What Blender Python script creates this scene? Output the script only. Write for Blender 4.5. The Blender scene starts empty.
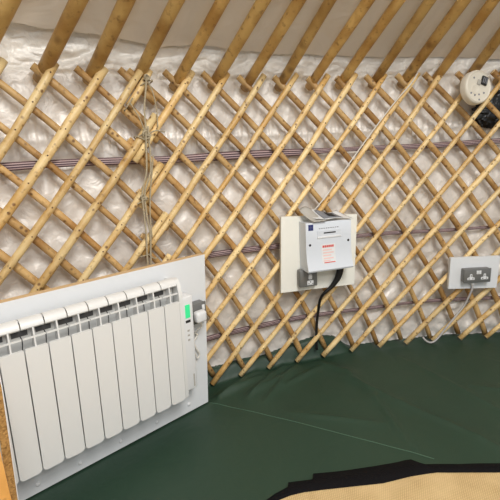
import bpy, bmesh, math, random
from mathutils import Vector, Matrix, noise
random.seed(7)
S = bpy.context.scene
COL = S.collection
PI = math.pi

# ------------------------------------------------------------------ camera
PITCH, ROLL, EYE, FPX = 0.23016, -0.05443, 0.96165, 391.63
fwd = Vector((0, math.cos(PITCH), -math.sin(PITCH)))
V = Vector((0, math.sin(PITCH), math.cos(PITCH)))
X = Vector((1, 0, 0))
right = X*math.cos(ROLL) + V*math.sin(ROLL)
up = -X*math.sin(ROLL) + V*math.cos(ROLL)
cd = bpy.data.cameras.new('camera')
cam = bpy.data.objects.new('camera', cd)
COL.objects.link(cam)
M = Matrix((right, up, -fwd)).transposed().to_4x4()
M.translation = Vector((0, 0, EYE))
cam.matrix_world = M
cd.sensor_width = 36
cd.lens = FPX/500*36
cd.clip_start = 0.02
S.camera = cam

# ------------------------------------------------------------------ light
R, AX, AY = 3.00971, 1.09802, -1.13079      # wall radius and the tent's centre
w = bpy.data.worlds.new('daylight')
S.world = w
w.use_nodes = True
bg = w.node_tree.nodes['Background']
bg.inputs[0].default_value = (0.93, 0.96, 1.0, 1)
bg.inputs[1].default_value = 0.56

def area(name, loc, target, size, energy, color):
    l = bpy.data.lights.new(name, 'AREA')
    l.shape = 'DISK'; l.size = size; l.energy = energy; l.color = color
    o = bpy.data.objects.new(name, l)
    COL.objects.link(o)
    o.location = loc
    o.rotation_euler = (Vector(target) - Vector(loc)).to_track_quat('-Z', 'Y').to_euler()
    return o
area('crown_daylight', (0.75, -0.65, 2.75), (0.3, 1.3, 0.4), 0.9, 60, (1.0, 0.985, 0.95))
pl = bpy.data.lights.new('ceiling_fill', 'POINT'); pl.energy = 33; pl.shadow_soft_size = .14; pl.color = (1.0, .975, .93)  # added fill light to brighten the ceiling, no visible lamp
plo = bpy.data.objects.new('ceiling_fill', pl); COL.objects.link(plo); plo.location = (0.55, -0.35, 1.6)
S.view_settings.view_transform = 'Standard'
S.view_settings.look = 'None'
S.view_settings.gamma = 1
S.view_settings.use_curve_mapping = False
S.view_settings.exposure = 0.0

# ------------------------------------------------------------------ materials
def lin(c):
    return tuple(((v/255)/12.92 if v/255 <= 0.04045 else ((v/255+0.055)/1.055)**2.4) for v in c) + (1,)

def base_mat(name):
    m = bpy.data.materials.new(name)
    m.use_nodes = True
    nt = m.node_tree
    return m, nt, nt.nodes['Principled BSDF']

def N(nt, t, **kw):
    n = nt.nodes.new(t)
    for k, v in kw.items():
        if k in n.inputs.keys() if hasattr(n.inputs, 'keys') else False:
            n.inputs[k].default_value = v
        else:
            setattr(n, k, v)
    return n

def plain(name, col, rough=0.5, metal=0.0, var=0.06, scale=30, bump=0.0, bscale=200, spec=None, emit=0):
    m, nt, b = base_mat(name)
    tc = N(nt, 'ShaderNodeTexCoord')
    no = N(nt, 'ShaderNodeTexNoise'); no.inputs['Scale'].default_value = scale
    nt.links.new(tc.outputs['Object'], no.inputs['Vector'])
    mx = N(nt, 'ShaderNodeMixRGB')
    c = lin(col)
    mx.inputs[1].default_value = tuple(v*(1-var) for v in c[:3]) + (1,)
    mx.inputs[2].default_value = tuple(min(1, v*(1+var)) for v in c[:3]) + (1,)
    nt.links.new(no.outputs['Fac'], mx.inputs[0])
    nt.links.new(mx.outputs[0], b.inputs['Base Color'])
    b.inputs['Roughness'].default_value = rough
    b.inputs['Metallic'].default_value = metal
    if spec is not None:
        b.inputs['Specular IOR Level'].default_value = spec
    if bump:
        n2 = N(nt, 'ShaderNodeTexNoise'); n2.inputs['Scale'].default_value = bscale
        nt.links.new(tc.outputs['Object'], n2.inputs['Vector'])
        bp = N(nt, 'ShaderNodeBump'); bp.inputs['Strength'].default_value = bump; bp.inputs['Distance'].default_value = 0.01
        nt.links.new(n2.outputs['Fac'], bp.inputs['Height'])
        nt.links.new(bp.outputs[0], b.inputs['Normal'])
    if emit:
        b.inputs['Emission Color'].default_value = c
        b.inputs['Emission Strength'].default_value = emit
    return m

def wood(name, light, dark, knot, rough=0.5, knot_amt=0.62, kscale=22, seed=0.0):
    """peeled coppice wood: long soft streaks, brown blotches and dark knots"""
    m, nt, b = base_mat(name)
    L = nt.links.new
    tc = N(nt, 'ShaderNodeTexCoord')
    ad = N(nt, 'ShaderNodeObjectInfo')
    mp = N(nt, 'ShaderNodeVectorMath', operation='MULTIPLY_ADD')
    L(tc.outputs['Object'], mp.inputs[0]); mp.inputs[1].default_value = (1, 1, 1)
    sc = N(nt, 'ShaderNodeVectorMath', operation='SCALE'); sc.inputs[0].default_value = (13, 29, 7)
    L(ad.outputs['Random'], sc.inputs['Scale']); L(sc.outputs[0], mp.inputs[2])
    a = N(nt, 'ShaderNodeTexNoise'); a.inputs['Scale'].default_value = 9; a.inputs['Detail'].default_value = 4
    L(mp.outputs[0], a.inputs['Vector'])
    r1 = N(nt, 'ShaderNodeValToRGB')
    r1.color_ramp.elements[0].position = 0.36; r1.color_ramp.elements[0].color = lin(dark)
    r1.color_ramp.elements[1].position = 0.6; r1.color_ramp.elements[1].color = lin(light)
    L(a.outputs['Fac'], r1.inputs[0])
    k = N(nt, 'ShaderNodeTexVoronoi'); k.inputs['Scale'].default_value = kscale
    L(mp.outputs[0], k.inputs['Vector'])
    r2 = N(nt, 'ShaderNodeValToRGB')
    r2.color_ramp.elements[0].position = 0.10; r2.color_ramp.elements[0].color = (knot_amt,)*3 + (1,)
    r2.color_ramp.elements[1].position = 0.24; r2.color_ramp.elements[1].color = (0, 0, 0, 1)
    L(k.outputs['Distance'], r2.inputs[0])
    n3 = N(nt, 'ShaderNodeTexNoise'); n3.inputs['Scale'].default_value = 60; n3.inputs['Detail'].default_value = 3
    L(mp.outputs[0], n3.inputs['Vector'])
    r3 = N(nt, 'ShaderNodeValToRGB')
    r3.color_ramp.elements[0].position = 0.58; r3.color_ramp.elements[0].color = (0, 0, 0, 1)
    r3.color_ramp.elements[1].position = 0.75; r3.color_ramp.elements[1].color = (.6, .6, .6, 1)
    L(n3.outputs['Fac'], r3.inputs[0])
    sm = N(nt, 'ShaderNodeMath', operation='MAXIMUM')
    L(r2.outputs[0], sm.inputs[0]); L(r3.outputs[0], sm.inputs[1])
    mx = N(nt, 'ShaderNodeMixRGB'); mx.inputs[2].default_value = lin(knot)
    L(sm.outputs[0], mx.inputs[0]); L(r1.outputs[0], mx.inputs[1])
    # each pole a little lighter or darker, as the wood is
    hv = N(nt, 'ShaderNodeHueSaturation')
    mr = N(nt, 'ShaderNodeMapRange'); mr.inputs['To Min'].default_value = 0.84; mr.inputs['To Max'].default_value = 1.14
    L(ad.outputs['Random'], mr.inputs['Value']); L(mr.outputs[0], hv.inputs['Value'])
    L(mx.outputs[0], hv.inputs['Color'])
    L(hv.outputs[0], b.inputs['Base Color'])
    b.inputs['Roughness'].default_value = rough
    bp = N(nt, 'ShaderNodeBump'); bp.inputs['Strength'].default_value = 0.35; bp.inputs['Distance'].default_value = 0.004
    L(n3.outputs['Fac'], bp.inputs['Height']); L(bp.outputs[0], b.inputs['Normal'])
    return m

def cloth_mat(name, c1, c2, rough, metal, nscale, bump, bscale, sheen=0.0):
    m, nt, b = base_mat(name)
    L = nt.links.new
    tc = N(nt, 'ShaderNodeTexCoord')
    a = N(nt, 'ShaderNodeTexNoise'); a.inputs['Scale'].default_value = nscale; a.inputs['Detail'].default_value = 5
    L(tc.outputs['Object'], a.inputs['Vector'])
    mx = N(nt, 'ShaderNodeMixRGB'); mx.inputs[1].default_value = lin(c1); mx.inputs[2].default_value = lin(c2)
    L(a.outputs['Fac'], mx.inputs[0]); L(mx.outputs[0], b.inputs['Base Color'])
    w1 = N(nt, 'ShaderNodeTexNoise'); w1.inputs['Scale'].default_value = bscale; w1.inputs['Detail'].default_value = 3
    w1.inputs['Distortion'].default_value = 1.2
    L(tc.outputs['Object'], w1.inputs['Vector'])
    bp = N(nt, 'ShaderNodeBump'); bp.inputs['Strength'].default_value = bump; bp.inputs['Distance'].default_value = 0.02
    L(w1.outputs['Fac'], bp.inputs['Height']); L(bp.outputs[0], b.inputs['Normal'])
    b.inputs['Roughness'].default_value = rough
    b.inputs['Metallic'].default_value = metal
    b.inputs['Sheen Weight'].default_value = sheen
    return m

MW = {
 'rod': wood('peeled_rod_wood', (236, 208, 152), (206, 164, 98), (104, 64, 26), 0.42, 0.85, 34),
 'rodback': wood('shaded_rod_wood', (204, 168, 112), (164, 122, 68), (92, 58, 26), 0.5, 0.85, 34),  # same rod wood, shade of the rear layer put into its colour
 'end': plain('sawn_end_grain', (233, 205, 160), 0.7, bump=.3),
 'pole': wood('roof_pole_wood', (204, 166, 100), (164, 122, 62), (98, 62, 28), 0.42, 0.6, 13),
 'liner': cloth_mat('pearly_liner', (226, 219, 212), (240, 235, 228), 0.43, 0.12, 5, 0.3, 24),
 'canvas': cloth_mat('roof_canvas', (224, 214, 200), (232, 223, 210), 0.42, 0.0, 3, 0.35, 6),
 'drape': cloth_mat('silvery_drape', (224, 219, 210), (240, 235, 228), 00.46, 0.1, 5, 0.4, 24),
 'tarp': cloth_mat('green_tarp', (33, 57, 43), (43, 67, 52), 0.5, 0.0, 3, 0.16, 9),
 'tarpline': plain('pale_green_crease', (84, 112, 92), 0.6),
 'black': plain('black_binding', (9, 7, 10), 0.85, spec=.2, bump=.3),
 'blackfluff': plain('black_bundle', (4, 4, 5), 0.35, bump=.6, bscale=60),
 'white': plain('radiator_enamel', (226, 226, 224), 0.32, var=.01),
 'board': plain('white_board', (226, 228, 230), 0.45, var=.015),
 'cream': plain('cream_board', (240, 238, 228), 0.55, var=.02),
 'boardedge': plain('raw_board_edge', (214, 182, 138), 0.7, var=.1, scale=90),
 'core': plain('radiator_core', (196, 196, 194), 0.5),
 'dark': plain('dark_slot', (32, 32, 34), 0.6),
 'slot': plain('grey_slot', (74, 74, 76), 0.7),
 'plastic': plain('white_plastic', (226, 227, 228), 0.35, var=.01),
 'unit': plain('unit_plastic', (214, 219, 226), 0.33, var=.01),
 'metal': plain('grey_metal_clad', (122, 122, 120), 0.42, metal=.35, var=.06),
 'green': plain('green_display', (58, 214, 140), 0.4, emit=.35),
 'blue': plain('blue_emblem', (34, 44, 108), 0.5),
 'red': plain('red_print', (214, 70, 60), 0.6),
 'pink': plain('faint_red_print', (236, 198, 192), 0.6),
 'grey': plain('grey_print', (128, 130, 136), 0.6),
 'midgrey': plain('grey_plastic', (176, 172, 164), 0.5),
 'alarm': plain('ivory_plastic', (222, 215, 200), 0.42, var=.02),
 'nail': plain('dark_rivet', (88, 58, 32), 0.6),
 'twine': plain('jute_twine', (184, 170, 142), 0.85, var=.2, scale=200, bump=.6, bscale=400),
 'cable': plain('white_cable', (222, 218, 210), 0.45),
 'greycable': plain('grey_cable', (186, 182, 180), 0.45),
 'blackcable': plain('black_cable', (16, 16, 17), 0.5),
 'pine': wood('pine_board', (226, 170, 96), (212, 152, 78), (150, 98, 50), 0.55, 0.3, 6),
}
def chip():
    m, nt, b = base_mat('chipboard')
    L = nt.links.new
    tc = N(nt, 'ShaderNodeTexCoord')
    v = N(nt, 'ShaderNodeTexVoronoi'); v.inputs['Scale'].default_value = 260
    L(tc.outputs['Object'], v.inputs['Vector'])
    r = N(nt, 'ShaderNodeValToRGB')
    r.color_ramp.elements[0].color = lin((122, 88, 42)); r.color_ramp.elements[1].color = lin((196, 154, 92))
    L(v.outputs['Color'], r.inputs[0]); L(r.outputs[0], b.inputs['Base Color'])
    b.inputs['Roughness'].default_value = .85
    return m
MW['chip'] = chip()
def straps():
    """woven band: dark plum with pale lines running along it (v runs across the band)"""
    m, nt, b = base_mat('striped_webbing')
    L = nt.links.new
    uv = N(nt, 'ShaderNodeUVMap')
    sx = N(nt, 'ShaderNodeSeparateXYZ'); L(uv.outputs[0], sx.inputs[0])
    r = N(nt, 'ShaderNodeValToRGB'); r.color_ramp.interpolation = 'CONSTANT'
    e = r.color_ramp.elements
    cols = [(0, (104, 80, 84)), (.17, (206, 182, 180)), (.27, (86, 64, 76)), (.45, (214, 192, 190)), (.54, (92, 68, 74)), (.73, (202, 178, 176)), (.83, (106, 82, 84))]
    e[0].position, e[0].color = 0, lin(cols[0][1]); e[1].position, e[1].color = cols[1][0], lin(cols[1][1])
    for p_, c in cols[2:]:
        n = e.new(p_); n.color = lin(c)
    L(sx.outputs[1], r.inputs[0])
    w_ = N(nt, 'ShaderNodeTexWave'); w_.inputs['Scale'].default_value = 90
    L(uv.outputs[0], w_.inputs['Vector'])
    mx = N(nt, 'ShaderNodeMixRGB', blend_type='MULTIPLY'); mx.inputs[0].default_value = .25
    L(r.outputs[0], mx.inputs[1]); L(w_.outputs['Color'], mx.inputs[2]); L(mx.outputs[0], b.inputs['Base Color'])
    b.inputs['Roughness'].default_value = .7
    return m
MW['strap'] = straps()
def matting():
    m, nt, b = base_mat('sand_matting')
    L = nt.links.new
    tc = N(nt, 'ShaderNodeTexCoord')
    mp = N(nt, 'ShaderNodeMapping'); mp.inputs['Rotation'].default_value = (0, 0, .35)
    L(tc.outputs['Object'], mp.inputs[0])
    a = N(nt, 'ShaderNodeTexWave'); a.inputs['Scale'].default_value = 55; a.inputs['Distortion'].default_value = 1.2
    c = N(nt, 'ShaderNodeTexWave', bands_direction='Y'); c.inputs['Scale'].default_value = 55; c.inputs['Distortion'].default_value = 1.2
    L(mp.outputs[0], a.inputs[0]); L(mp.outputs[0], c.inputs[0])
    mu = N(nt, 'ShaderNodeMath', operation='MULTIPLY'); L(a.outputs['Fac'], mu.inputs[0]); L(c.outputs['Fac'], mu.inputs[1])
    no = N(nt, 'ShaderNodeTexNoise'); no.inputs['Scale'].default_value = 12; L(mp.outputs[0], no.inputs[0])
    mu2 = N(nt, 'ShaderNodeMath', operation='ADD'); L(mu.outputs[0], mu2.inputs[0]); L(no.outputs[0], mu2.inputs[1])
    r = N(nt, 'ShaderNodeValToRGB')
    r.color_ramp.elements[0].position = .3; r.color_ramp.elements[0].color = lin((180, 150, 102))
    r.color_ramp.elements[1].position = 1.0; r.color_ramp.elements[1].color = lin((218, 190, 140))
    L(mu2.outputs[0], r.inputs[0]); L(r.outputs[0], b.inputs['Base Color'])
    bp = N(nt, 'ShaderNodeBump'); bp.inputs['Strength'].default_value = .4; bp.inputs['Distance'].default_value = .004
    L(mu.outputs[0], bp.inputs['Height']); L(bp.outputs[0], b.inputs['Normal'])
    b.inputs['Roughness'].default_value = .85
    return m
MW['matting'] = matting()

# ------------------------------------------------------------------ helpers
def obj(name, bm, mats, parent=None, smooth=True, world=True):
    """bm holds world coordinates; the origin goes to the shape's middle"""
    me = bpy.data.meshes.new(name)
    c = Vector((0, 0, 0))
    if bm.verts:
        lo = Vector([min(v.co[i] for v in bm.verts) for i in range(3)])
        hi = Vector([max(v.co[i] for v in bm.verts) for i in range(3)])
        c = (lo+hi)/2
        for v in bm.verts: v.co -= c
    bmesh.ops.recalc_face_normals(bm, faces=bm.faces) if name not in OPEN else None
    bm.to_mesh(me); bm.free()
    if not isinstance(mats, (list, tuple)): mats = [mats]
    for m in mats: me.materials.append(MW[m])
    if smooth:
        for p in me.polygons: p.use_smooth = True
        if smooth == 'auto':
            me.set_sharp_from_angle(angle=math.radians(38))
    o = bpy.data.objects.new(name, me)
    COL.objects.link(o)
    o.location = c
    if parent is not None:
        o.parent = parent
        g = Vector(parent.location); pp = parent.parent
        while pp is not None: g += pp.location; pp = pp.parent
        o.location = c - g
    return o
OPEN = ()

def thing(name, label, cat, loc, group=None):
    o = bpy.data.objects.new(name, None)
    o.empty_display_size = .05
    COL.objects.link(o); o.location = loc
    return tag(o, label, cat, group)
def tag(o, label, cat, group=None):
    o['label'] = label; o['category'] = cat
    if group: o['group'] = group
    return o

def tube(bm, pts, rad, n=8, mat=0, cap=True, endmat=None):
    pts = [Vector(p) for p in pts]
    rings = []
    ref = None
    for i, p in enumerate(pts):
        t = (pts[min(i+1, len(pts)-1)] - pts[max(i-1, 0)]).normalized()
        if ref is None:
            ref = t.orthogonal().normalized()
        a = (ref - t*ref.dot(t)).normalized(); ref = a
        b = t.cross(a)
        r = rad[i] if isinstance(rad, (list, tuple)) else rad
        rings.append([bm.verts.new(p + (a*math.cos(2*PI*j/n) + b*math.sin(2*PI*j/n))*r) for j in range(n)])
    for i in range(len(rings)-1):
        for j in range(n):
            f = bm.faces.new((rings[i][j], rings[i][(j+1) % n], rings[i+1][(j+1) % n], rings[i+1][j])); f.material_index = mat
    if cap:
        for rg in (rings[0][::-1], rings[-1]):
            f = bm.faces.new(rg); f.material_index = mat if endmat is None else endmat
    return rings

def box(bm, T, lo, hi, bev=0.0, seg=2, mat=0):
    """axis box lo..hi in a local frame T(s, off, z) -> world"""
    g = bmesh.ops.create_cube(bm, size=1)
    vs = g['verts']
    lo = Vector(lo); hi = Vector(hi)
    for v in vs:
        v.co = Vector([lo[i] + (v.co[i]+.5)*(hi[i]-lo[i]) for i in range(3)])
    fs = list({f for v in vs for f in v.link_faces})
    for f in fs: f.material_index = mat
    if bev:
        es = list({e for v in vs for e in v.link_edges})
        r = bmesh.ops.bevel(bm, geom=es, offset=bev, segments=seg, affect='EDGES', profile=.5)
        vs = list({v for v in r['verts']} | {v for f in r['faces'] for v in f.verts} | {v for v in vs if v.is_valid})
        for f in r['faces']: f.material_index = mat
    if T:
        for v in vs: v.co = T(*v.co)
    return vs

def prism(bm, T, outline, a, b, axis=1, mat=0):
    """outline: 2-D list extruded between a and b along local axis (0 s, 1 off, 2 z)"""
    def mk(p, q):
        l = [p[0], p[1]]; l.insert(axis, q)
        return T(*l)
    v0 = [bm.verts.new(mk(p, a)) for p in outline]
    v1 = [bm.verts.new(mk(p, b)) for p in outline]
    n = len(outline)
    for i in range(n):
        f = bm.faces.new((v0[i], v0[(i+1) % n], v1[(i+1) % n], v1[i])); f.material_index = mat
    for q in (v0[::-1], v1):
        f = bm.faces.new(q); f.material_index = mat

def cyl(th, r, z):
    return Vector((AX + r*math.sin(th), AY + r*math.cos(th), z))
def wallframe(u, r):
    """local frame hanging on the round wall: s to the right, off into the room, z up"""
    th = u/R
    P = cyl(th, r, 0); D = Vector((math.cos(th), -math.sin(th), 0)); Nn = Vector((-math.sin(th), -math.cos(th), 0))
    return lambda s, o, z: P + D*s + Nn*o + Vector((0, 0, z))
def nz(x, y, z=0.0, s=1.0): return noise.noise(Vector((x*s, y*s, z)))
def smooth(a, b, x):
    t = max(0, min(1, (x-a)/(b-a))); return t*t*(3-2*t)
def spline(ctrl, n=8):
    """Catmull-Rom through control points"""
    c = [Vector(p) for p in ctrl]; c = [c[0]*2-c[1]] + c + [c[-1]*2-c[-2]]
    out = []
    for i in range(1, len(c)-2):
        for k in range(n):
            t = k/n
            out.append(0.5*((2*c[i]) + (c[i+1]-c[i-1])*t + (2*c[i-1]-5*c[i]+4*c[i+1]-c[i+2])*t*t + (3*c[i]-c[i-1]-3*c[i+1]+c[i+2])*t**3))
    out.append(c[-2]); return out

# ------------------------------------------------------------------ lattice geometry (measured)
U0, C, ZT, TOP, PIT = -1.612394, 0.877862, 1.52818, 1.2811, 0.145001
CB, UB, CUR, CURB = 0.818358, -0.548524, -0.122865, -0.299226
DT = {1: {0: (-.006, .049), 1: (.001, -.01), 2: (-.005, -.001), 3: (.004, -.012), 4: (.002, -.008), 5: (.018, -.007), 6: (.011, .006), 7: (.013, -.003),
          8: (-.007, .017), 9: (-.012, .001), 10: (-.006, -.012), 11: (-.02, 0), 12: (.009, -.003), 13: (.002, -.006), 14: (.004, -.004),
          15: (-.005, -.008), 16: (-.005, 0), 17: (0, .008), 18: (0, .006), 19: (0, .011), 20: (0, .01), 21: (0, .002)},
      -1: {0: (.016, .01), 1: (-.001, 0), 4: (.005, -.012), 5: (-.001, .002), 6: (.007, .008), 7: (.012, 0), 8: (-.001, -.03), 10: (.002, -.003),
           11: (-.01, -.003), 12: (-.005, 0), 13: (.007, 0)}}
RF, RB = R-0.030, R-0.004
def ru(k, sg, z):
    q = (z-ZT)*z
    u = (U0 + k*PIT + (z-ZT)*C + CUR*q) if sg > 0 else (U0 + UB + k*PIT - (z-ZT)*CB + CURB*q)
    a, b = DT[sg].get(k, (0, 0))
    return u + a*z/TOP + b*(1-z/TOP)
def zat(k, sg, u):
    lo, hi = -.1, TOP+.1
    for _ in range(30):
        m = (lo+hi)/2
        if (ru(k, sg, m) < u) == (sg > 0): lo = m
        else: hi = m
    return (lo+hi)/2
def crossz(k, j):
    """height where front rod k meets back rod j"""
    lo, hi = -.3, TOP+.3
    for _ in range(30):
        m = (lo+hi)/2
        if ru(k, 1, m) < ru(j, -1, m): lo = m
        else: hi = m
    return (lo+hi)/2

# ------------------------------------------------------------------ setting: floor
def seg_d(x, y, a, b):
    ax, ay = a; bx, by = b
    dx, dy = bx-ax, by-ay
    t = max(0, min(1, ((x-ax)*dx+(y-ay)*dy)/(dx*dx+dy*dy)))
    return math.hypot(x-ax-t*dx, y-ay-t*dy), t
CREASE = [((-.16, 1.46), (.0, 1.64), .008), ((-.04, 1.45), (.13, 1.68), .008), ((.03, 1.42), (.2, 1.69), .006), ((.30, 1.70), (.42, 1.58), .007), ((.378, 1.70), (.475, 1.407), .004), ((.475, 1.407), (.506, 1.12), .004), ((.392, 1.566), (.56, 1.366), .005), ((.56, 1.366), (.75, 1.149), .005),
          ((.75, 1.149), (.86, .98), .004), ((.9, 1.45), (1.25, 1.30), .004), ((.70, 1.72), (.95, 1.2), .003), ((-.16, 1.46), (.02, 1.60), .007),
          ((-.02, 1.47), (.16, 1.63), .006), ((.12, 1.52), (.3, 1.66), .005), ((.45, 1.25), (.12, 1.34), .003)]
def floor_z(x, y):
    dx, dy = x-AX, y-AY
    r = math.hypot(dx, dy); u = math.atan2(dx, dy)*R
    z = -.014 + .0035*nz(x, y, 3, 3.2) + .0018*nz(x, y, 9, 9)
    for a, b, h in CREASE:
        d, t = seg_d(x, y, a, b)
        if d < .08: z += 2.1*h*math.exp(-(d/.013)**2)*(.35+.65*math.sin(PI*t)) + h*.9*math.exp(-(d/.045)**2)
    # the sheet is pushed up in folds against the wall left of the board
    lift = (.052 + .034*math.exp(-((u+.80)/.13)**2) + .014*nz(u, 0, 1, 7))*(1-smooth(-.70, -.60, u)) + .004
    z += lift*smooth(R-.025, R+.022, r)
    if r > R-.25:
        z += .008*nz(u*9, r*4, 5)*smooth(R-.25, R-.10, r)*(1-smooth(R-.06,R-.03,r))*(1-.6*smooth(-.72, -.6, u))
    return z
def axis_coords(lo, hi, flo, fhi, fine, coarse):
    out = []; x = lo
    while x < hi:
        out.append(x); x += fine if flo <= x < fhi else coarse
    out.append(hi); return out
bm = bmesh.new()
xs = axis_coords(-1.9, 3.4, -.7, 1.35, .0075, .09); ys = axis_coords(-3.2, 2.0, .85, 1.93, .0075, .09)
vg = {}
for i, x in enumerate(xs):
    for j, y in enumerate(ys):
        if math.hypot(x-AX, y-AY) < R+.045: vg[i, j] = bm.verts.new((x, y, floor_z(x, y)))
for i in range(len(xs)-1):
    for j in range(len(ys)-1):
        q = [vg.get(t) for t in ((i, j), (i+1, j), (i+1, j+1), (i, j+1))]
        if all(q): bm.faces.new(q)
fl = obj('floor', bm, 'tarp'); fl['kind'] = 'structure'
bm = bmesh.new()
pts = []
sp = [(-.207, 1.435), (-.034, 1.367), (.194, 1.258), (.394, 1.158), (.571, 1.061)]
for i in range(len(sp)-1):
    for k in range(12):
        t = k/12; x = sp[i][0]*(1-t)+sp[i+1][0]*t; y = sp[i][1]*(1-t)+sp[i+1][1]*t
        pts.append((x, y, floor_z(x, y)+.0005))
tube(bm, pts, .0011, 5)
obj('seam', bm, 'tarpline', fl)

# ------------------------------------------------------------------ setting: wall liner
def liner_r(u, z):
    # soft quilting, sagging folds and the gathered seam at about a metre
    k = .013*nz(u, z, 1, 7.5) + .006*nz(u*1.6, z*.6, 7, 16) + .0012*nz(u, z, 4, 40)
    rid = 1-abs(nz(u*6+z*1.5, z*2.2, 11))*2
    k += .007*rid
    rid2 = 1-abs(nz(u*17-z*3, z*5+u*2, 21))*2.2
    k += .0050*max(0, rid2)
    rid3 = 1-abs(nz(u*9+z*8, z*8-u*6, 31))*2.6
    k += .0045*max(0, rid3)
    pl = math.exp(-((z-1.045)/.045)**2)
    k += pl*.008*math.sin(u*225+4*nz(u, 0, 2, 10)) - .008*math.exp(-((z-1.055)/.010)**2)
    low = 1-smooth(.0, .28, z)
    k += (.25+.75*smooth(-.9, -.2, u))*(1-smooth(.25, .6, z))*.011*max(-.3, 1-abs(nz(u*8-z*6, z*9+u*5, 41))*3)
    k += low*(.016*nz(u*4, z*14, 6) - .012)
    for s in (.9756, .5685, .1976):
        k += .008*math.exp(-((z-s-.003*math.sin(u*3))/.02)**2)
    return R+.038+max(-.022, min(.03, k))
bm = bmesh.new()
U1, U2, NU = -3.3, 2.0, 560
zs = [-.03 + i*(1.268+.03)/136 for i in range(137)]
rows = []
for i in range(NU+1):
    u = U1+(U2-U1)*i/NU
    rows.append([bm.verts.new(cyl(u/R, liner_r(u, z), z)) for z in zs])
for i in range(NU):
    for j in range(len(zs)-1):
        bm.faces.new((rows[i][j], rows[i+1][j], rows[i+1][j+1], rows[i][j+1]))
wl = obj('wall_back', bm, 'liner'); wl['kind'] = 'structure'

# silvery drape: top of the liner, folded over the eave and tucked behind the roof poles
SEAM = [(-3.4, .02), (-1.93, .052), (-1.79, .046), (-1.64, .042), (-1.43, .022), (-1.28, .04), (-1.08, .024), (-.72, .018), (-.38, .010), (-.14, -.004), (.1, -.022), (2.1, -.03)]
def seam_in(u):
    for a, b in zip(SEAM, SEAM[1:]):
        if a[0] <= u <= b[0]:
            t = (u-a[0])/(b[0]-a[0]); return a[1]*(1-t)+b[1]*t
    return .0
bm = bmesh.new(); rows = []
NV = 34
for i in range(NU+1):
    u = U1+(U2-U1)*i/NU
    e = max(.012, seam_in(u)+.008)
    col = []
    for j in range(NV+1):
        t = j/NV
        if t < .62:
            z = 1.268+(1.352-1.268)*t/.62; r = R+.036
        else:
            q = (t-.62)/.38*(e+.07); z = 1.352+.74*q+(.018+.034*smooth(0, .5, nz(u, 5, 0, 6)+.25))*smooth(.58, .72, t); r = R+.041-q
        cr = (.015*nz(u*5, z*13+u*3, 3) + .008*nz(u*13, z*26-u*7, 8) + .010*max(-.4, 1-abs(nz(u*7, z*20-u*5, 14))*2.6) + .006*max(0, 1-abs(nz(u*16, z*30+u*9, 24))*3))
        fade = smooth(0, .12, t)*(1-.75*smooth(.5, .75, t))
        r = liner_r(u, 1.268)*(1-smooth(0, .2, t)) + r*smooth(0, .2, t) + cr*fade
        if t >= .62: z += .004*nz(u*9, t*9, 2)
        col.append(bm.verts.new(cyl(u/R, r, z)))
    rows.append(col)
for i in range(NU):
    for j in range(NV):
        bm.faces.new((rows[i][j], rows[i+1][j], rows[i+1][j+1], rows[i][j+1]))
dr = obj('trim_1', bm, 'drape'); dr['kind'] = 'structure'

# roof canvas: a cone over the poles, open at the crown
bm = bmesh.new(); rows = []
for i in range(241):
    u = U1+(U2-U1)*i/240
    col = []
    for j in range(61):
        e0 = max(.012, seam_in(u)+.008) + .006*nz(u, 0, 1, 8) + .005*nz(u, 0, 5, 24)
        q = e0 + (1.95-e0)*(j/60)**1.3
        zc = 1.350+.74*q - .74*max(0, .004-seam_in(u))*(1-smooth(0, .25, q)) + .006*nz(u*2, q*3, 2) + .010*math.sin(min(1, max(0, q)*3)*PI)*nz(u*3, q*1.5, 9) + .003*nz(u*9+q*6, q*5, 12)
        rdg = max(0, 1-abs(nz(u*2.2-q*3, q*5+u, 17))*14); zc -= .014*rdg*smooth(.1, .3, q)
        col.append(bm.verts.new(cyl(u/R, R+.045-q, zc)))
    rows.append(col)
for i in range(240):
    for j in range(60):
        bm.faces.new((rows[i][j], rows[i+1][j], rows[i+1][j+1], rows[i][j+1]))
ce = obj('ceiling', bm, 'canvas'); ce['kind'] = 'structure'

# ------------------------------------------------------------------ webbing straps
def strap(z0, label, width, seed, ua=-3.1):
    bm = bmesh.new(); uvl = bm.loops.layers.uv.new('UVMap')
    n = 260; rr = []
    for i in range(n+1):
        u = ua+(1.8-ua)*i/n
        tw = .25+.75*smooth(-.5, .1, nz(u, seed, 0, 1.7))
        hw = width*(.62+.38*tw)/2*(1-.28*smooth(-1.1, -.6, u))
        zc = z0 + .004*nz(u, seed, 0, 3) + .002*math.sin(u*7+seed)
        row = []
        for (a, d) in ((-1, 0), (-.33, .0015), (.33, .0015), (1, 0)):
            row.append((bm.verts.new(cyl(u/R, R+.0125-d + .002*nz(u, a, seed, 5), zc+hw*a)), (i*.06, (a+1)/2)))
        for (a, d) in ((1, .004), (-1, .004)):
            row.append((bm.verts.new(cyl(u/R, R+.0125+d + .002*nz(u, a, seed, 5), zc+hw*a)), (i*.06, (a+1)/2)))
        rr.append(row)
    for i in range(n):
        for j in range(6):
            a, b, c, d = rr[i][j], rr[i+1][j], rr[i+1][(j+1) % 6], rr[i][(j+1) % 6]
            f = bm.faces.new((a[0], b[0], c[0], d[0]))
            for l, q in zip(f.loops, (a, b, c, d)): l[uvl].uv = q[1]
    o = obj('webbing_strap', bm, 'strap')
    tag(o, label, 'strap', 'striped webbing straps round the tent wall')
strap(.9756, 'topmost plum and white striped webbing strap behind the lattice', .034, 1)
strap(.5685, 'middle striped webbing strap running behind the white fuse box board', .026, 5, -1.41)
strap(.1976, 'lowest striped webbing strap, just above the green floor sheet', .025, 9, -1.43)

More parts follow.
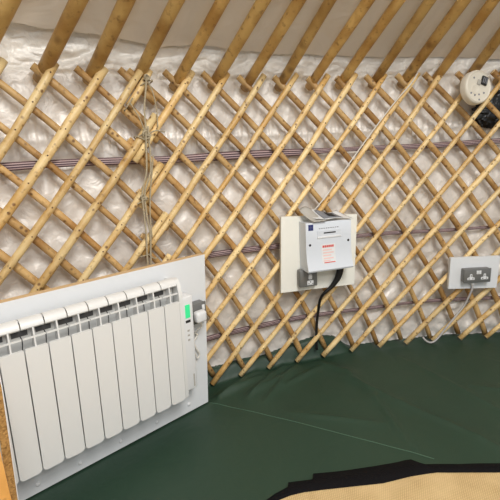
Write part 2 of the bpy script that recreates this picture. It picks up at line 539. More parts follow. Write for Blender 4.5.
# ------------------------------------------------------------------ lattice panels
W1, W2 = -1.600, -1.468           # overlap of the two panels
def rod_mesh(k, sg, za, zb, du, dr, rad, nails, parent, seed):
    n = max(4, int(abs(zb-za)/.055))
    bend = random.uniform(-1, 1)
    pts = []; rads = []
    for i in range(n+1):
        z = za+(zb-za)*i/n
        u = ru(k, sg, z)+du + .0050*nz(z*5, seed, 0) + .0025*nz(z*13, seed, 5) + .003*bend*math.sin(PI*i/n)
        r = (RF if sg > 0 else RB)+dr + .002*nz(z*4, seed, 7)
        pts.append(cyl(u/R, r, z)); rads.append(rad*(1+.10*nz(z*9, seed, 3)+.06*nz(z*25, seed, 5)))
    bm = bmesh.new()
    tube(bm, pts, rads, 10, 0, True, 1)
    if nails:
        for z in nails:
            if za+.01 < z < zb-.01:
                u = ru(k, sg, z)+du
                p = cyl(u/R, RF+dr-rad*.98, z)
                nn = Vector((-math.sin(u/R), -math.cos(u/R), 0))
                g = bmesh.ops.create_uvsphere(bm, u_segments=8, v_segments=5, radius=.0027)
                for v in g['verts']:
                    d = v.co.dot(nn); v.co = v.co - nn*d*.55 + p
                for f in {f for v in g['verts'] for f in v.link_faces}: f.material_index = 2
    for v in bm.verts: pass
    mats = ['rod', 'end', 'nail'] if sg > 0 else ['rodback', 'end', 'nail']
    return obj('front_rod' if sg > 0 else 'back_rod', bm, mats, parent)

lat_l = thing('lattice_panel', 'wooden trellis wall panel at the left, standing behind the radiator board', 'trellis', cyl(-2.2/R, RF, 0), 'peeled rod trellis panels lining the tent')
lat_r = thing('lattice_panel', 'long wooden trellis wall panel carrying the fuse box and the double socket boards', 'trellis', cyl(-.4/R, RF, 0), 'peeled rod trellis panels lining the tent')
UL, UR = -3.05, 1.75
for sg in (1, -1):
    for k in range(-9, 31) if sg > 0 else range(-19, 22):
        zlo = -.012 + random.uniform(-.006, .012) if sg > 0 else .012+random.uniform(-.01, .012)
        if sg > 0 and k in range(11, 22): zlo = .0
        zhi = TOP + random.uniform(-.006, .006)
        # keep inside the modelled arc
        ua, ub = ru(k, sg, 0), ru(k, sg, TOP)
        if max(ua, ub) < UL+.25 or min(ua, ub) > UR-.25: continue
        if sg > 0:
            if ua < UL: zlo = max(zlo, zat(k, sg, UL))
            if ub > UR: zhi = min(zhi, zat(k, sg, UR))
        else:
            if ua > UR: zlo = max(zlo, zat(k, sg, UR))
            if ub < UL: zhi = min(zhi, zat(k, sg, UL))
        nails = [crossz(k, j) for j in range(-22, 24)] if sg > 0 else None
        rad = .0119 if sg > 0 else .0128
        rad *= random.uniform(.92, 1.1)*(1.16 if k < 5 and sg > 0 else 1)
        zw1, zw2 = zat(k, sg, W1+random.uniform(-.008, .008)), zat(k, sg, W2+random.uniform(-.01, .01))
        uu = sorted((ru(k, sg, zlo), ru(k, sg, zhi)))
        if uu[1] <= W1+.03:
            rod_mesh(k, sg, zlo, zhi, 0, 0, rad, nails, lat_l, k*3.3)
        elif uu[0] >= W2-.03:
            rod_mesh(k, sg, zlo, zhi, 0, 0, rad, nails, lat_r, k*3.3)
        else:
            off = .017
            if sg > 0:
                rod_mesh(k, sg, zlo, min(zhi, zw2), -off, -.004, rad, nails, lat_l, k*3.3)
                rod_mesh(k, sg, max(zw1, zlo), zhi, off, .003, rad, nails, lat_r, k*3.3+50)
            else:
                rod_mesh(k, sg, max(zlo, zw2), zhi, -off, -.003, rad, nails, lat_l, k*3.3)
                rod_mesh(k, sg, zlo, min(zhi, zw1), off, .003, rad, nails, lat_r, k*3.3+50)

# ------------------------------------------------------------------ roof poles
POLES = [(-.6069, 1.27, .36), (-.5576, 1.272, .29), (-.5053, 1.27, .28), (-.459, 1.264, .28), (-.4075, 1.268, .26), (-.3615, 1.265, .23), (-.3133, 1.267, .18),
         (-.2666, 1.27, .22), (-.2204, 1.272, .2), (-.1705, 1.27, .13), (-.1222, 1.273, .14), (-.0756, 1.273, .09), (-.0251, 1.268, .05)]
POLES = [(-.662, 1.272, .40)] + POLES + [(.024, 1.268, .04)]
NAMES = ['roof pole cutting the top left corner of the picture', 'roof pole second from the left, rising from a crossing above the left panel',
 'third roof pole from the left, left of the twine lashing', 'fourth roof pole from the left, footed right at the top of the twine lashing',
 'fifth roof pole from the left, first one right of the twine', 'sixth roof pole from the left, second one right of the twine',
 'seventh roof pole from the left, over the gap between radiator and fuse box', 'eighth roof pole from the left, above the left edge of the fuse box board',
 'ninth roof pole from the left, straight above the fuse box', 'tenth roof pole from the left, above the right edge of the fuse box board',
 'eleventh roof pole from the left, just left of the white cord top', 'twelfth roof pole from the left, where the white cord starts',
 'thirteenth roof pole from the left, second one left of the smoke alarm', 'roof pole coming down behind the round smoke alarm',
 'roof pole at the right edge, beyond the smoke alarm']
for i, ((th, z0, sk), lab) in enumerate(zip(POLES, NAMES)):
    P = cyl(th, R-.012, z0)
    d = Vector((-math.sin(th), -math.cos(th), 0)) + Vector((math.cos(th), -math.sin(th), 0))*sk + Vector((0, 0, .66))
    n = 22; pts = []; rads = []
    wv = random.uniform(0, 50); rr = random.uniform(.0185, .0215) * (1.06 if i in (2, 4) else 1)
    for j in range(n+1):
        q = -.040 + 1.77*j/n
        pts.append(P + d*q + Vector((.005*nz(q*2, wv), 0, .005*nz(q*2, wv, 4))))
        rads.append(rr*(1+.05*nz(q*5, wv, 2))*(1 + .08*min(1, q)))
    bm = bmesh.new(); tube(bm, pts, rads, 12, 0, True, 1)
    o = obj('roof_pole', bm, ['pole', 'end'])
    tag(o, lab, 'pole', 'roof poles rising from the lattice heads')

# ------------------------------------------------------------------ twine lashing over the panel overlap
bm = bmesh.new()
rt = RF-.0215
def TW(u, r, z): return cyl((u-TO)/R, r, z)
TO = .020
strand = [(-1.49, rt, 1.262), (-1.50, rt-.004, 1.21), (-1.512, rt-.004, 1.15), (-1.515, rt-.006, 1.09), (-1.522, rt-.004, 1.0), (-1.53, rt-.003, .93), (-1.553, rt-.004, .86),
          (-1.556, rt-.005, .78), (-1.557, rt-.004, .70), (-1.563, rt-.004, .62), (-1.565, rt-.004, .5), (-1.568, rt-.003, .4)]
tube(bm, spline([TW(*p) for p in strand], 6), .0036, 6)
tube(bm, spline([TW(p[0]+.012+.004*math.sin(i*1.7), p[1], p[2]) for i, p in enumerate(strand)][3:], 6), .0036, 6)
tube(bm, spline([TW(p[0]+.024+.005*math.sin(i*2.3), p[1]+.002, p[2]-.01) for i, p in enumerate(strand)][4:9], 6), .0028, 6)
for (u, z, a) in ((-1.56, 1.165, .9), (-1.49, 1.235, .4), (-1.52, 1.06, .2), (-1.53, 1.045, -.5), (-1.555, .825, .3), (-1.565, .625, .1)):   # turns round the rods
    ring = []
    for j in range(17):
        t = 2*PI*j/16
        ring.append(TW(u+.026*math.cos(t)*math.cos(a), RF-.001-.0215*math.sin(t), z+.026*math.cos(t)*math.sin(a)+.004*math.sin(t)))
    tube(bm, ring, .0024, 6)
for (u, z, s) in ((-1.515, 1.062, 1.5), (-1.553, .845, 1.1), (-1.492, 1.25, 1.0)):      # knots
    for q in range(4):
        ring = []
        e = [random.uniform(-.5, .5) for _ in range(3)]
        for j in range(13):
            t = 2*PI*j/12
            ring.append(TW(u+.009*s*math.cos(t+q)+.003*e[0], rt-.006+.006*math.sin(t*2+q*1.3), z+.009*s*math.sin(t)*(.6+.4*math.cos(q*2.1))+.003*e[1]))
        tube(bm, ring, .0028, 6)
# loose tails
tube(bm, spline([TW(-1.492, rt, 1.25), TW(-1.475, rt-.006, 1.20), TW(-1.468, rt-.004, 1.14), TW(-1.470, rt-.004, 1.085)], 6), .0024, 6)
tube(bm, spline([TW(-1.515, rt, 1.062), TW(-1.48, rt-.008, 1.075), TW(-1.445, rt-.004, 1.07)], 6), .0024, 6)
tube(bm, spline([TW(-1.56, rt, 1.17), TW(-1.535, rt-.006, 1.12), TW(-1.517, rt-.005, 1.07)], 6), .0024, 6)
tube(bm, spline([TW(-1.555, rt, .63), TW(-1.535, rt-.004, .612), TW(-1.515, rt-.002, .618)], 5), .002, 6)
tag(obj('twine_lashing', bm, 'twine'), 'knotted pale jute twine hanging down the overlap of the trellis panels', 'twine')

TO = 0
# thin white cord slung from a rod head down to the fuse box
bm = bmesh.new()
rc = RF-.0185
cp = [(-.338, rc, 1.284), (-.375, rc-.006, 1.235), (-.45, rc-.007, 1.16), (-.56, rc-.006, 1.035), (-.665, rc-.006, .91), (-.745, rc-.006, .815), (-.82, rc-.006, .735), (-.853, rc-.01, .718), (-.85, rc+.004, .665)]
tube(bm, spline([TW(*p) for p in cp], 8), .0027, 6)
tag(obj('hanging_cord', bm, 'cable'), 'thin white cord running diagonally down a rod to the fuse box', 'cord')

# ------------------------------------------------------------------ fuse box board
F1 = wallframe(-.8, R-.055)
cu = thing('fuse_box', 'white wall mounted fuse box with flared cover on a cream board', 'fuse box', F1(0, .0, .36))
bm = bmesh.new()
prism(bm, F1, [(-.206, .371), (.159, .361), (.171, .691), (-.193, .711)], 0, .016)
for f in bm.faces:
    pass
mb = obj('mounting_board', bm, 'cream', cu, smooth=False)
# body: side profile swells towards the foot
bm = bmesh.new()
prof = [(.016, .474), (.016, .684), (.084, .684), (.0865, .68), (.087, .62), (.088, .57), (.091, .54), (.097, .512), (.107, .488), (.110, .481), (.106, .474)]
s0, s1 = -.112, .1
prism(bm, F1, prof, s0, s1, axis=0)
def prof_pts(): return prof
es = [e for e in bm.edges if len(e.link_faces) == 2 and e.calc_face_angle(0) > 1.2]
bmesh.ops.bevel(bm, geom=es, offset=.003, segments=2, affect='EDGES')
obj('housing', bm, 'unit', cu, smooth='auto')
bm = bmesh.new(); box(bm, F1, (-.0605, .0868, .622), (.052, .0885, .648), .0006, 1)
fl_ = obj('breaker_flap', bm, 'unit', cu, smooth=False)
bm = bmesh.new(); box(bm, F1, (-.03, .0884, .634), (.025, .0893, .6395)); obj('catch', bm, 'dark', fl_, smooth=False)
bm = bmesh.new(); box(bm, F1, (-.0605, .0866, .6145), (.052, .0906, .6225), .001, 1); obj('handle_lip', bm, 'plastic', fl_, smooth='auto')
bm = bmesh.new()
for j in range(9):
    box(bm, F1, (-.052+j*.0105, .0866, .6555), (-.052+j*.0105+.0072, .0872, .6585))
obj('printed_line', bm, 'grey', cu, smooth=False)
bm = bmesh.new(); box(bm, F1, (-.1, .0864, .652), (-.078, .0874, .677), 0, 1)
em = obj('emblem', bm, 'blue', cu, smooth=False)
bm = bmesh.new()
box(bm, F1, (-.0895, .0873, .654), (-.0885, .0877, .675)); box(bm, F1, (-.098, .0873, .6642), (-.080, .0877, .6652))
obj('emblem_line', bm, 'grey', em, smooth=False)
def front_off(z):
    pr = [(.684, .084), (.68, .0865), (.62, .087), (.57, .088), (.54, .091), (.512, .097), (.488, .107), (.474, .108)]
    for (a, b), (c, d) in zip(pr, pr[1:]):
        if c <= z <= a: return b+(d-b)*(a-z)/(a-c)
    return .087
def on_cover(bm, sa, sb, za, zb, lift=.0008, mat=0):
    n = max(1, int((zb-za)/.008)); prev = None
    for i in range(n+1):
        z = za+(zb-za)*i/n
        cur = [bm.verts.new(F1(s, front_off(z)+lift, z)) for s in (sa, sb)]
        if prev: bm.faces.new((prev[0], prev[1], cur[1], cur[0]))
        prev = cur
bm = bmesh.new(); on_cover(bm, -.042, .022, .506, .588); lb = obj('warning_label', bm, 'plastic', cu, smooth=False)
bm = bmesh.new(); 
for j in range(6): on_cover(bm, -.037+j*.009, -.030+j*.009, .573, .583, .0015)
obj('heading_print', bm, 'red', lb, smooth=False)
bm = bmesh.new()
for i, (za, a, b) in enumerate(((.560, -.036, .006), (.548, -.036, .014), (.536, -.036, .002), (.524, -.034, .012), (.514, -.036, -.004))):
    on_cover(bm, a, b, za, za+.005, .0015)
obj('body_print', bm, 'pink', lb, smooth=False)
bm = bmesh.new(); on_cover(bm, -.034, .018, .5075, .511, .0016); obj('foot_print', bm, 'red', lb, smooth=False)
for (s, z) in ((-.094, .59), (.086, .594)):
    bm = bmesh.new(); g = bmesh.ops.create_uvsphere(bm, u_segments=12, v_segments=6, radius=.0055)
    for v in g['verts']: v.co = F1(s+v.co.x, front_off(z)+.0005+v.co.y*.35, z+v.co.z)
    obj('screw', bm, 'dark', cu)
# cable from the box
bm = bmesh.new()
pts = spline([F1(.078, .04, .50), F1(.074, .04, .455), F1(.062, .038, .412), F1(.036, .030, .372), F1(.002, .022, .342), F1(-.010, .006, .31), F1(-.012, -.01, .26), F1(-.016, -.022, .19), F1(-.018, -.026, .12), F1(-.018, -.024, .04)], 8)
tube(bm, pts, [.0160-.0095*smooth(.08, .5, i/len(pts)) for i in range(len(pts))], 12)
tag(obj('black_cable', bm, 'blackcable'), 'thick black cable dropping from under the fuse box to the floor', 'cable')
# single socket
sk = thing('single_socket', 'small grey metal switched socket on the cream board under the fuse box', 'socket', F1(-.085, .016, .43))
bm = bmesh.new(); box(bm, F1, (-.129, .016, .392), (-.043, .046, .4735), .008, 2); bx_ = obj('back_box', bm, 'metal', sk, smooth='auto')
bm = bmesh.new(); box(bm, F1, (-.127, .0455, .394), (-.045, .0495, .4715), .0015, 2); obj('face_plate', bm, 'metal', sk, smooth='auto')
bm = bmesh.new()
box(bm, F1, (-.089, .0495, .428), (-.071, .0545, .452), .004, 2)
obj('rocker_switch', bm, 'plastic', sk, smooth='auto')
bm = bmesh.new()
box(bm, F1, (-.094, .0492, .402), (-.064, .0515, .422), .002, 2)
so_ = obj('socket_insert', bm, 'plastic', sk, smooth='auto')
bm = bmesh.new()
for s in (-.0885, -.0700): box(bm, F1, (s-.001, .0512, .406), (s+.005, .0519, .409))
box(bm, F1, (-.0805, .0512, .413), (-.0775, .0519, .419))
obj('pin_hole', bm, 'dark', so_, smooth=False)
# leaflet on top of the box
bm = bmesh.new()
def sheet(bm, T, s0, s1, o0, o1, fz, n=14, thick=.0012, mat=0):
    g = []; h = []
    for i in range(n+1):
        a, b = [], []
        for j in range(n+1):
            s, o, z = fz(i/n, j/n, s0+(s1-s0)*i/n, o0+(o1-o0)*j/n)
            a.append(bm.verts.new(T(s, o, z))); b.append(bm.verts.new(T(s, o, z+thick)))
        g.append(a); h.append(b)
    for L_, fl2 in ((g, True), (h, False)):
        for i in range(n):
            for j in range(n):
                q = [L_[i][j], L_[i+1][j], L_[i+1][j+1], L_[i][j+1]]
                f = bm.faces.new(q[::-1] if fl2 else q); f.material_index = mat
    for i in range(n):
        for a, b in (((i, 0), (i+1, 0)), ((i, n), (i+1, n)), ((0, i), (0, i+1)), ((n, i), (n, i+1))):
            f = bm.faces.new((g[a[0]][a[1]], g[b[0]][b[1]], h[b[0]][b[1]], h[a[0]][a[1]])); f.material_index = mat
lf = thing('leaflet', 'creased white and grey folded leaflet lying on top of the fuse box', 'leaflet', F1(0, .05, .685))
def shape1(a, b, s, o):
    z = .687 + .046*(1-b)**1.3*(0.75+.25*math.sin(a*6)) + .010*math.sin(a*PI)*b + .014*max(0, .25-a)*4*b
    return s - .03*(1-b) + .012*b, o, z
bm = bmesh.new(); sheet(bm, F1, -.075, .095, .02, .095, shape1); pg = obj('sheet', bm, 'plastic', lf)
def shape2(a, b, s, o):
    x, y, z = shape1(.25+.6*a, .15+.8*b, s, o); return s-.02*(1-b), o, z+.0035
bm = bmesh.new(); sheet(bm, F1, -.028, .06, .034, .09, shape2, 8, .0008); obj('printed_panel', bm, 'grey', lf)
def shape3(a, b, s, o):
    x, y, z = shape1(.5+.3*a, .3+.5*b, s, o); return s-.01*(1-b), o, z+.007
bm = bmesh.new(); sheet(bm, F1, .0, .035, .05, .08, shape3, 6, .0008); obj('dark_picture', bm, 'dark', lf)
def shape4(a, b, s, o):
    return s-.040*(1-b), o, .686+.05*(1-b)**1.5 + .012*math.sin(a*PI)*(1-b) + .004*b
bm = bmesh.new(); sheet(bm, F1, -.078, -.022, .03, .10, shape4, 10, .001); obj('folded_page', bm, 'midgrey', lf)

# ------------------------------------------------------------------ double socket on its board
F2 = wallframe(-.01, R-.055)
bm = bmesh.new()
prism(bm, F2, [(-.13, .288), (.107, .281), (.110, .441), (-.128, .445)], -.002, .014)
tag(obj('socket_board', bm, 'board', smooth=False), 'small blank white board fixed on the lattice behind the double socket', 'board')
ds = thing('double_socket', 'grey metal double socket with white inserts on a small white board', 'socket', F2(0, .014, .355))
bm = bmesh.new(); box(bm, F2, (-.0745, .014, .326), (.051, .043, .392), .004, 2); obj('back_box', bm, 'metal', ds, smooth='auto')
bm = bmesh.new(); box(bm, F2, (-.076, .0425, .3245), (.0525, .0475, .3935), .0018, 2); obj('face_plate', bm, 'metal', ds, smooth='auto')
for sx in (-.043, .022):
    bm = bmesh.new()
    prism(bm, F2, [(sx-.017, .340), (sx+.017, .340), (sx+.017, .351), (sx+.006, .353), (sx+.005, .368), (sx-.005, .368), (sx-.006, .353), (sx-.017, .351)], .0472, .0492)
    ins = obj('socket_insert', bm, 'plastic', ds, smooth=False)
    bm = bmesh.new()
    for a in (-.012, .006): box(bm, F2, (sx+a, .0490, .3435), (sx+a+.006, .0497, .347))
    box(bm, F2, (sx-.0015, .0490, .357), (sx+.0015, .0497, .3635))
    obj('pin_hole', bm, 'dark', ins, smooth=False)
for sx in (-.019, -.007):
    bm = bmesh.new(); box(bm, F2, (sx, .0472, .367), (sx+.0105, .0515, .385), .0015, 2); obj('rocker_switch', bm, 'plastic', ds, smooth='auto')
bm = bmesh.new(); tube(bm, [F2(-.022, .030, .327), F2(-.022, .030, .312)], .0085, 12); obj('cable_gland', bm, 'plastic', ds, smooth='auto')
bm = bmesh.new()
rr_ = R-.055
cpt = [F2(-.022, .030, .313), F2(-.023, .03, .285), F2(-.03, .018, .24), F2(-.045, .008, .19), F2(-.085, .004, .13), F2(-.125, .003, .075), F2(-.165, .004, .02), F2(-.195, .004, .002), F2(-.22, .0, .012), F2(-.235, -.004, .03)]
tube(bm, spline(cpt, 8), .0048, 8)
tag(obj('socket_cable', bm, 'greycable'), 'pale grey cable hanging from the double socket down to the floor edge', 'cable')

# ------------------------------------------------------------------ smoke alarm
_P = cyl(-.086/R, R-.050, 1.205)
_n = Vector((.30, -1, .12)).normalized(); _s = Vector((0, 0, 1)).cross(_n); _s = -_s if _s.x < 0 else _s; _s.normalize(); _z = _s.cross(_n); _z = -_z if _z.z < 0 else _z
_c, _q = math.cos(-.35), math.sin(-.35)
_s, _z = _s*_c + _z*_q, _z*_c - _s*_q
F3 = lambda s, o, z: _P + _s*s + _n*o + _z*(z-1.205)
al = thing('smoke_alarm', 'round ivory smoke alarm hung on the lattice top at the right', 'smoke alarm', F3(0, 0, 1.205))
def lathe(bm, T, cx, cz, prof, n=40, mat=0):
    rings = []
    for (o, r) in prof:
        rings.append([bm.verts.new(T(cx+r*math.cos(2*PI*j/n), o, cz+r*math.sin(2*PI*j/n))) for j in range(n)])
    for a, b in zip(rings, rings[1:]):
        for j in range(n): bm.faces.new((a[j], a[(j+1) % n], b[(j+1) % n], b[j])).material_index = mat
    bm.faces.new(rings[0][::-1]); bm.faces.new(rings[-1])
bm = bmesh.new(); lathe(bm, F3, 0, 1.205, [(0, .062), (.006, .071), (.03, .071), (.036, .068), (.0385, .063), (.036, .060), (.0355, .058)]); obj('housing', bm, 'alarm', al, smooth='auto')
bm = bmesh.new()
box(bm, F3, (.003, .036, 1.219), (.033, .044, 1.254), .001, 1); ch = obj('battery_block', bm, 'dark', al, smooth=False)
bm = bmesh.new()
for j in range(3): box(bm, F3, (.007+j*.009, .0438, 1.224), (.011+j*.009, .0446, 1.249))
obj('terminal', bm, 'grey', ch, smooth=False)
bm = bmesh.new(); box(bm, F3, (-.015, .036, 1.210), (.002, .042, 1.232), .002, 2); obj('connector', bm, 'midgrey', al, smooth='auto')
bm = bmesh.new(); lathe(bm, F3, -.012, 1.19, [(.0355, .022), (.0375, .021), (.0378, .014), (.0365, .012), (.0365, .001)], 24); obj('mounting_ring', bm, 'alarm', al, smooth='auto')
for (s, z) in ((-.035, 1.232), (-.008, 1.165), (.035, 1.19), (.012, 1.175), (-.03, 1.167), (.02, 1.155)):
    bm = bmesh.new(); lathe(bm, F3, s, z, [(.0355, .0042), (.0368, .004), (.0366, .001)], 10); obj('screw_hole', bm, 'grey', al, smooth='auto')

# black bundle stuffed behind the lattice
bm = bmesh.new()
g = bmesh.ops.create_icosphere(bm, subdivisions=5, radius=1)
F4 = wallframe(.098, R+.004)
for v in g['verts']:
    c = v.co.normalized()
    k = 1+.20*noise.noise(c*2.6)+.16*noise.noise(c*6)+.13*(1-abs(noise.noise(c*11))*2)
    v.co = F4(c.x*.125*k, c.y*.010*k, 1.118+c.z*.074*k+c.x*.01)
tag(obj('black_bundle', bm, 'blackfluff'), 'crumpled shiny black bundle tucked behind the lattice below the smoke alarm', 'bundle')

# ------------------------------------------------------------------ radiator and its board
A0 = Vector((-.20681, 1.43517, 0)); DD = Vector((-.75669, -.65377, 0)); NN = Vector((.65377, -.75669, 0))
def FR(s, o, z): return A0 + DD*(s - .034*z) + NN*o + Vector((0, 0, z))
def FB(s, o, z): return A0 + DD*s + NN*o + Vector((0, 0, z))
rb = thing('radiator_board', 'large upright white board behind the electric radiator, raw wood top edge', 'board', FB(.4, 0, 0))
bm = bmesh.new()
prism(bm, FB, [(0, -.008), (-.042, .612), (1.02, .612), (1.02, -.008)], -.030, 0)
for f in bm.faces:
    f.normal_update()
    if abs(f.normal.dot(NN)) < .5: f.material_index = 1
obj('panel', bm, ['board', 'boardedge'], rb, smooth=False)
for s, z in ((.09, .026), (.232, .021), (.373, .02), (.513, .018), (.639, .021), (.78, .02)):
    bm = bmesh.new(); g = bmesh.ops.create_uvsphere(bm, u_segments=14, v_segments=8, radius=.0075)
    for v in g['verts']: v.co = FB(s+v.co.x, .001+v.co.y*.6, z+v.co.z)
    obj('screw_cap', bm, 'plastic', rb)

ra = thing('electric_radiator', 'white electric radiator with rounded upright fins on the big white board', 'radiator', FR(.45, .05, .12))
PF = .0597; S0 = .158; NF = 12
ZB, ZP, ZO = .125, .497, .553      # foot, top of front panel, top of opening
def rounded(s0, s1, z0, z1, r, n=5):
    o = []
    for cx, cz, a in ((s1-r, z0+r, -90), (s1-r*.35, z1-r*.35, 0), (s0+r*.35, z1-r*.35, 90), (s0+r, z0+r, 180)):
        rr2 = r if cz < (z0+z1)/2 else r*.35
        for k in range(n+1):
            t = math.radians(a+90*k/n); o.append((cx+rr2*math.cos(t), cz+rr2*math.sin(t)))
    return o
for j in range(NF):
    a, b = S0+j*PF, S0+(j+1)*PF
    mid = (a+b)/2
    g_ = .0016
    bm = bmesh.new()
    # front panel, slightly crowned
    ol = rounded(a+g_, b-g_, ZB, ZP, .012)
    prism(bm, FR, ol, .088, .0965)
    es = [e for e in bm.edges if len(e.link_faces) == 2 and e.calc_face_angle(0) > 1.2]
    bmesh.ops.bevel(bm, geom=es, offset=.0016, segments=2, affect='EDGES')
    # curved cap: thin shell
    cp = [(.0850, .552), (.0835, .559), (.079, .566), (.071, .571), (.060, .573), (.046, .570), (.030, .565)]
    ci = [(o-.003 if i < 4 else o, z-.004) for i, (o, z) in enumerate(cp)]
    prism(bm, FR, cp+ci[::-1], a+g_, b-g_, axis=0)
    # centre web
    prism(bm, FR, [(.02, .14), (.090, .14), (.090, ZP-.002), (.0880, .528), (.083, .556), (.06, .569), (.02, .560)], mid-.0020, mid+.0020, axis=0)
    # horizontal bar across the opening
    box(bm, FR, (a+g_, .084, .5215), (b-g_, .0885, .5260))
    obj('fin', bm, 'white', ra, smooth='auto')
    if j > 0:
        bm = bmesh.new()     # dark line of the joint seen in the opening
        tube(bm, spline([FR(a, .072, ZP-.008), FR(a-.003, .066, .506), FR(a-.003, .062, .517), FR(a, .058, .528)], 4), .0013, 6)
        obj('joint', bm, 'dark', ra)
bm = bmesh.new(); box(bm, FR, (S0+.004, .030, .15), (S0+NF*PF, .058, .556)); obj('core', bm, 'core', ra, smooth=False)
bm = bmesh.new()
for j in range(1, NF):
    box(bm, FR, (S0+(j-.5)*PF+.010, .0575, .524), (S0+(j+.5)*PF-.010, .0595, .540))
obj('vent_slot', bm, 'slot', ra, smooth=False)
# dark horizontal core tubes seen through the openings
# end cover with control strip
bm = bmesh.new()
prism(bm, FR, [(.0, .13), (.0955, .13), (.0965, .135), (.0965, .50), (.094, .525), (.087, .553), (.075, .569), (.06, .573), (.03, .565), (.0, .56)], S0-.012, S0+.0008, axis=0)
obj('end_cover', bm, 'white', ra, smooth='auto')
bm = bmesh.new(); box(bm, FR, (S0-.070, .012, .130), (S0-.014, .068, .494), .005, 3); cs = obj('control_strip', bm, 'plastic', ra, smooth='auto')
bm = bmesh.new(); box(bm, FR, (S0-.056, .0675, .414), (S0-.036, .0695, .464), .0008, 1); obj('display', bm, 'green', cs, smooth=False)
bm = bmesh.new(); box(bm, FR, (S0-.056, .0675, .396), (S0-.036, .0695, .406), .0008, 1); obj('sensor_window', bm, 'dark', cs, smooth=False)
for k in range(3):
    bm = bmesh.new(); box(bm, FR, (S0-.050, .0675, .362-k*.018), (S0-.041, .0688, .369-k*.018), .0008, 1); obj('button', bm, 'midgrey', cs, smooth=False)
bm = bmesh.new(); box(bm, FR, (S0-.060, .0675, .140), (S0-.054, .0686, .190), .0004, 1); obj('side_vent', bm, 'midgrey', cs, smooth=False)
for s in (.25, .62):
    bm = bmesh.new(); box(bm, FR, (s, .0, .20), (s+.03, .032, .5)); obj('wall_bracket', bm, 'white', ra, smooth=False)

# socket, plug and flex beside the radiator
rs = thing('single_socket', 'grey metal socket box at the right end of the radiator board', 'socket', FB(.01, 0, .39))
bm = bmesh.new(); box(bm, FB, (.000, 0, .367), (.061, .036, .442), .004, 2); obj('back_box', bm, 'metal', rs, smooth='auto')
bm = bmesh.new(); box(bm, FB, (-.002, .0355, .365), (.063, .0405, .444), .002, 2); obj('face_plate', bm, 'metal', rs, smooth='auto')
bm = bmesh.new(); box(bm, FB, (.006, .040, .412), (.018, .045, .434), .0015, 2); obj('rocker_switch', bm, 'plastic', rs, smooth='auto')
bm = bmesh.new()
vs = box(bm, None, (.016, .0405, .377), (.062, .074, .421), .011, 4)
for v in bm.verts: v.co = FB(*v.co)
tag(obj('plug', bm, 'plastic'), 'white mains plug pushed into the socket beside the radiator', 'plug')
bm = bmesh.new()
tube(bm, spline([FB(.042, .058, .380), FB(.030, .045, .352), FB(.046, .02, .325), FB(.030, .012, .305), FB(.048, .012, .285), FB(.042, .012, .255), FB(.028, .012, .225), FB(.040, .012, .210), FB(.052, .016, .235), FB(.085, .03, .25)], 8), .0034, 8)
tag(obj('radiator_flex', bm, 'cable'), 'thin white flex looping from the plug to the radiator', 'cable')

# ------------------------------------------------------------------ furniture edge at the lower left
E0 = Vector((-.499, .668, 0)); vdir = Vector((-.59, .81, 0)).normalized(); sd = Vector((vdir.y, -vdir.x, 0))
def FC(s, o, z): return E0 + sd*s + vdir*o + Vector((.069*(z-.308), .0, z))
cb = thing('chipboard_panel', 'upright chipboard furniture panel showing its raw edge at lower left', 'panel', FC(-.009, .1, 0))
bm = bmesh.new(); box(bm, FC, (-.0165, 0, -.005), (-.002, .20, .566)); obj('core', bm, 'chip', cb, smooth=False)
bm = bmesh.new(); box(bm, FC, (-.0018, .0, -.005), (-.0002, .20, .5665)); obj('facing', bm, 'board', cb, smooth=False)
bm = bmesh.new(); box(bm, FC, (-.0185, .0, -.005), (-.0167, .20, .5665)); obj('facing', bm, 'midgrey', cb, smooth=False)
E1 = Vector((-.451, .586, 0))
def FP(s, o, z): return E1 + sd*s + vdir*o + Vector((0, 0, z))
bm = bmesh.new(); box(bm, FP, (-.42, 0, -.005), (0, .018, .56), .001, 1)
tag(obj('pine_board', bm, 'pine', smooth='auto'), 'smooth orange pine board in front of the chipboard at bottom left', 'board')

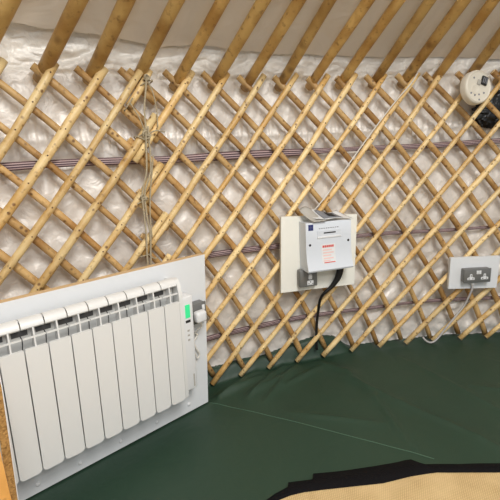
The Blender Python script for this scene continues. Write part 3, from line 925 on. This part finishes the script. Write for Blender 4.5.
# ------------------------------------------------------------------ rug
rg = thing('floor_mat', 'sand coloured woven floor mat bound in black, lying on the green sheet', 'mat', (.8, .3, -.01))
outer = [(.742, 1.028), (.494, 1.040), (.478, 1.062), (.459, 1.061), (.357, 1.043), (.262, 1.035), (.159, 1.030), (.155, 1.008), (.0775, .999), (.0765, .984), (.035, .961), (.004, .936),
         (-.09, .86), (-.21, .70), (-.29, .45), (-.33, .1), (-.28, -.35), (0, -.62), (1.5, -.65), (2.0, .1), (1.75, .75), (1.3, .98), (1.0, 1.02)]
inner = [(.742, .992), (.60, 1.0), (.533, 1.003), (.447, .993), (.36, .976), (.262, .970), (.169, .965), (.12, .960), (.078, .950), (.055, .941), (.038, .933), (.015, .915),
         (-.05, .85), (-.16, .69), (-.24, .44), (-.27, .1), (-.22, -.3), (.02, -.56), (1.46, -.58), (1.93, .1), (1.70, .70), (1.27, .93), (.98, .985)]
def wav(x, y): return floor_z(x, y)+.004
def sub(a):
    o = []
    for i in range(len(a)):
        p, q = a[i], a[(i+1) % len(a)]
        m = 4
        for k in range(m): o.append((p[0]+(q[0]-p[0])*k/m, p[1]+(q[1]-p[1])*k/m))
    return o
so, si = sub(outer), sub(inner)
bm = bmesh.new(); n = len(so)
lay = []
for pts_, dz in ((so, -.001), (so, .006), ([((a[0]+b[0])/2, (a[1]+b[1])/2) for a, b in zip(so, si)], .0085), (si, .0075), (si, -.001)):
    lay.append([bm.verts.new((x, y, wav(x, y)+dz + (.0025*nz(x, y, 2, 14) if dz > 0 else 0))) for x, y in pts_])
for a, b in zip(lay, lay[1:]):
    for j in range(n): bm.faces.new((a[j], a[(j+1) % n], b[(j+1) % n], b[j]))
obj('binding', bm, 'black', rg)
bm = bmesh.new()
ii = si
cxm, cym = .8, .3
rings = []
for t in [1.0, .96, .9, .8, .6, .4, .2]:
    rings.append([bm.verts.new((cxm+(x-cxm)*t, cym+(y-cym)*t, wav(cxm+(x-cxm)*t, cym+(y-cym)*t)+.0055)) for x, y in ii])
for a, b in zip(rings, rings[1:]):
    for j in range(n): bm.faces.new((a[j], a[(j+1) % n], b[(j+1) % n], b[j]))
bm.faces.new(rings[-1])
obj('matting', bm, 'matting', rg)
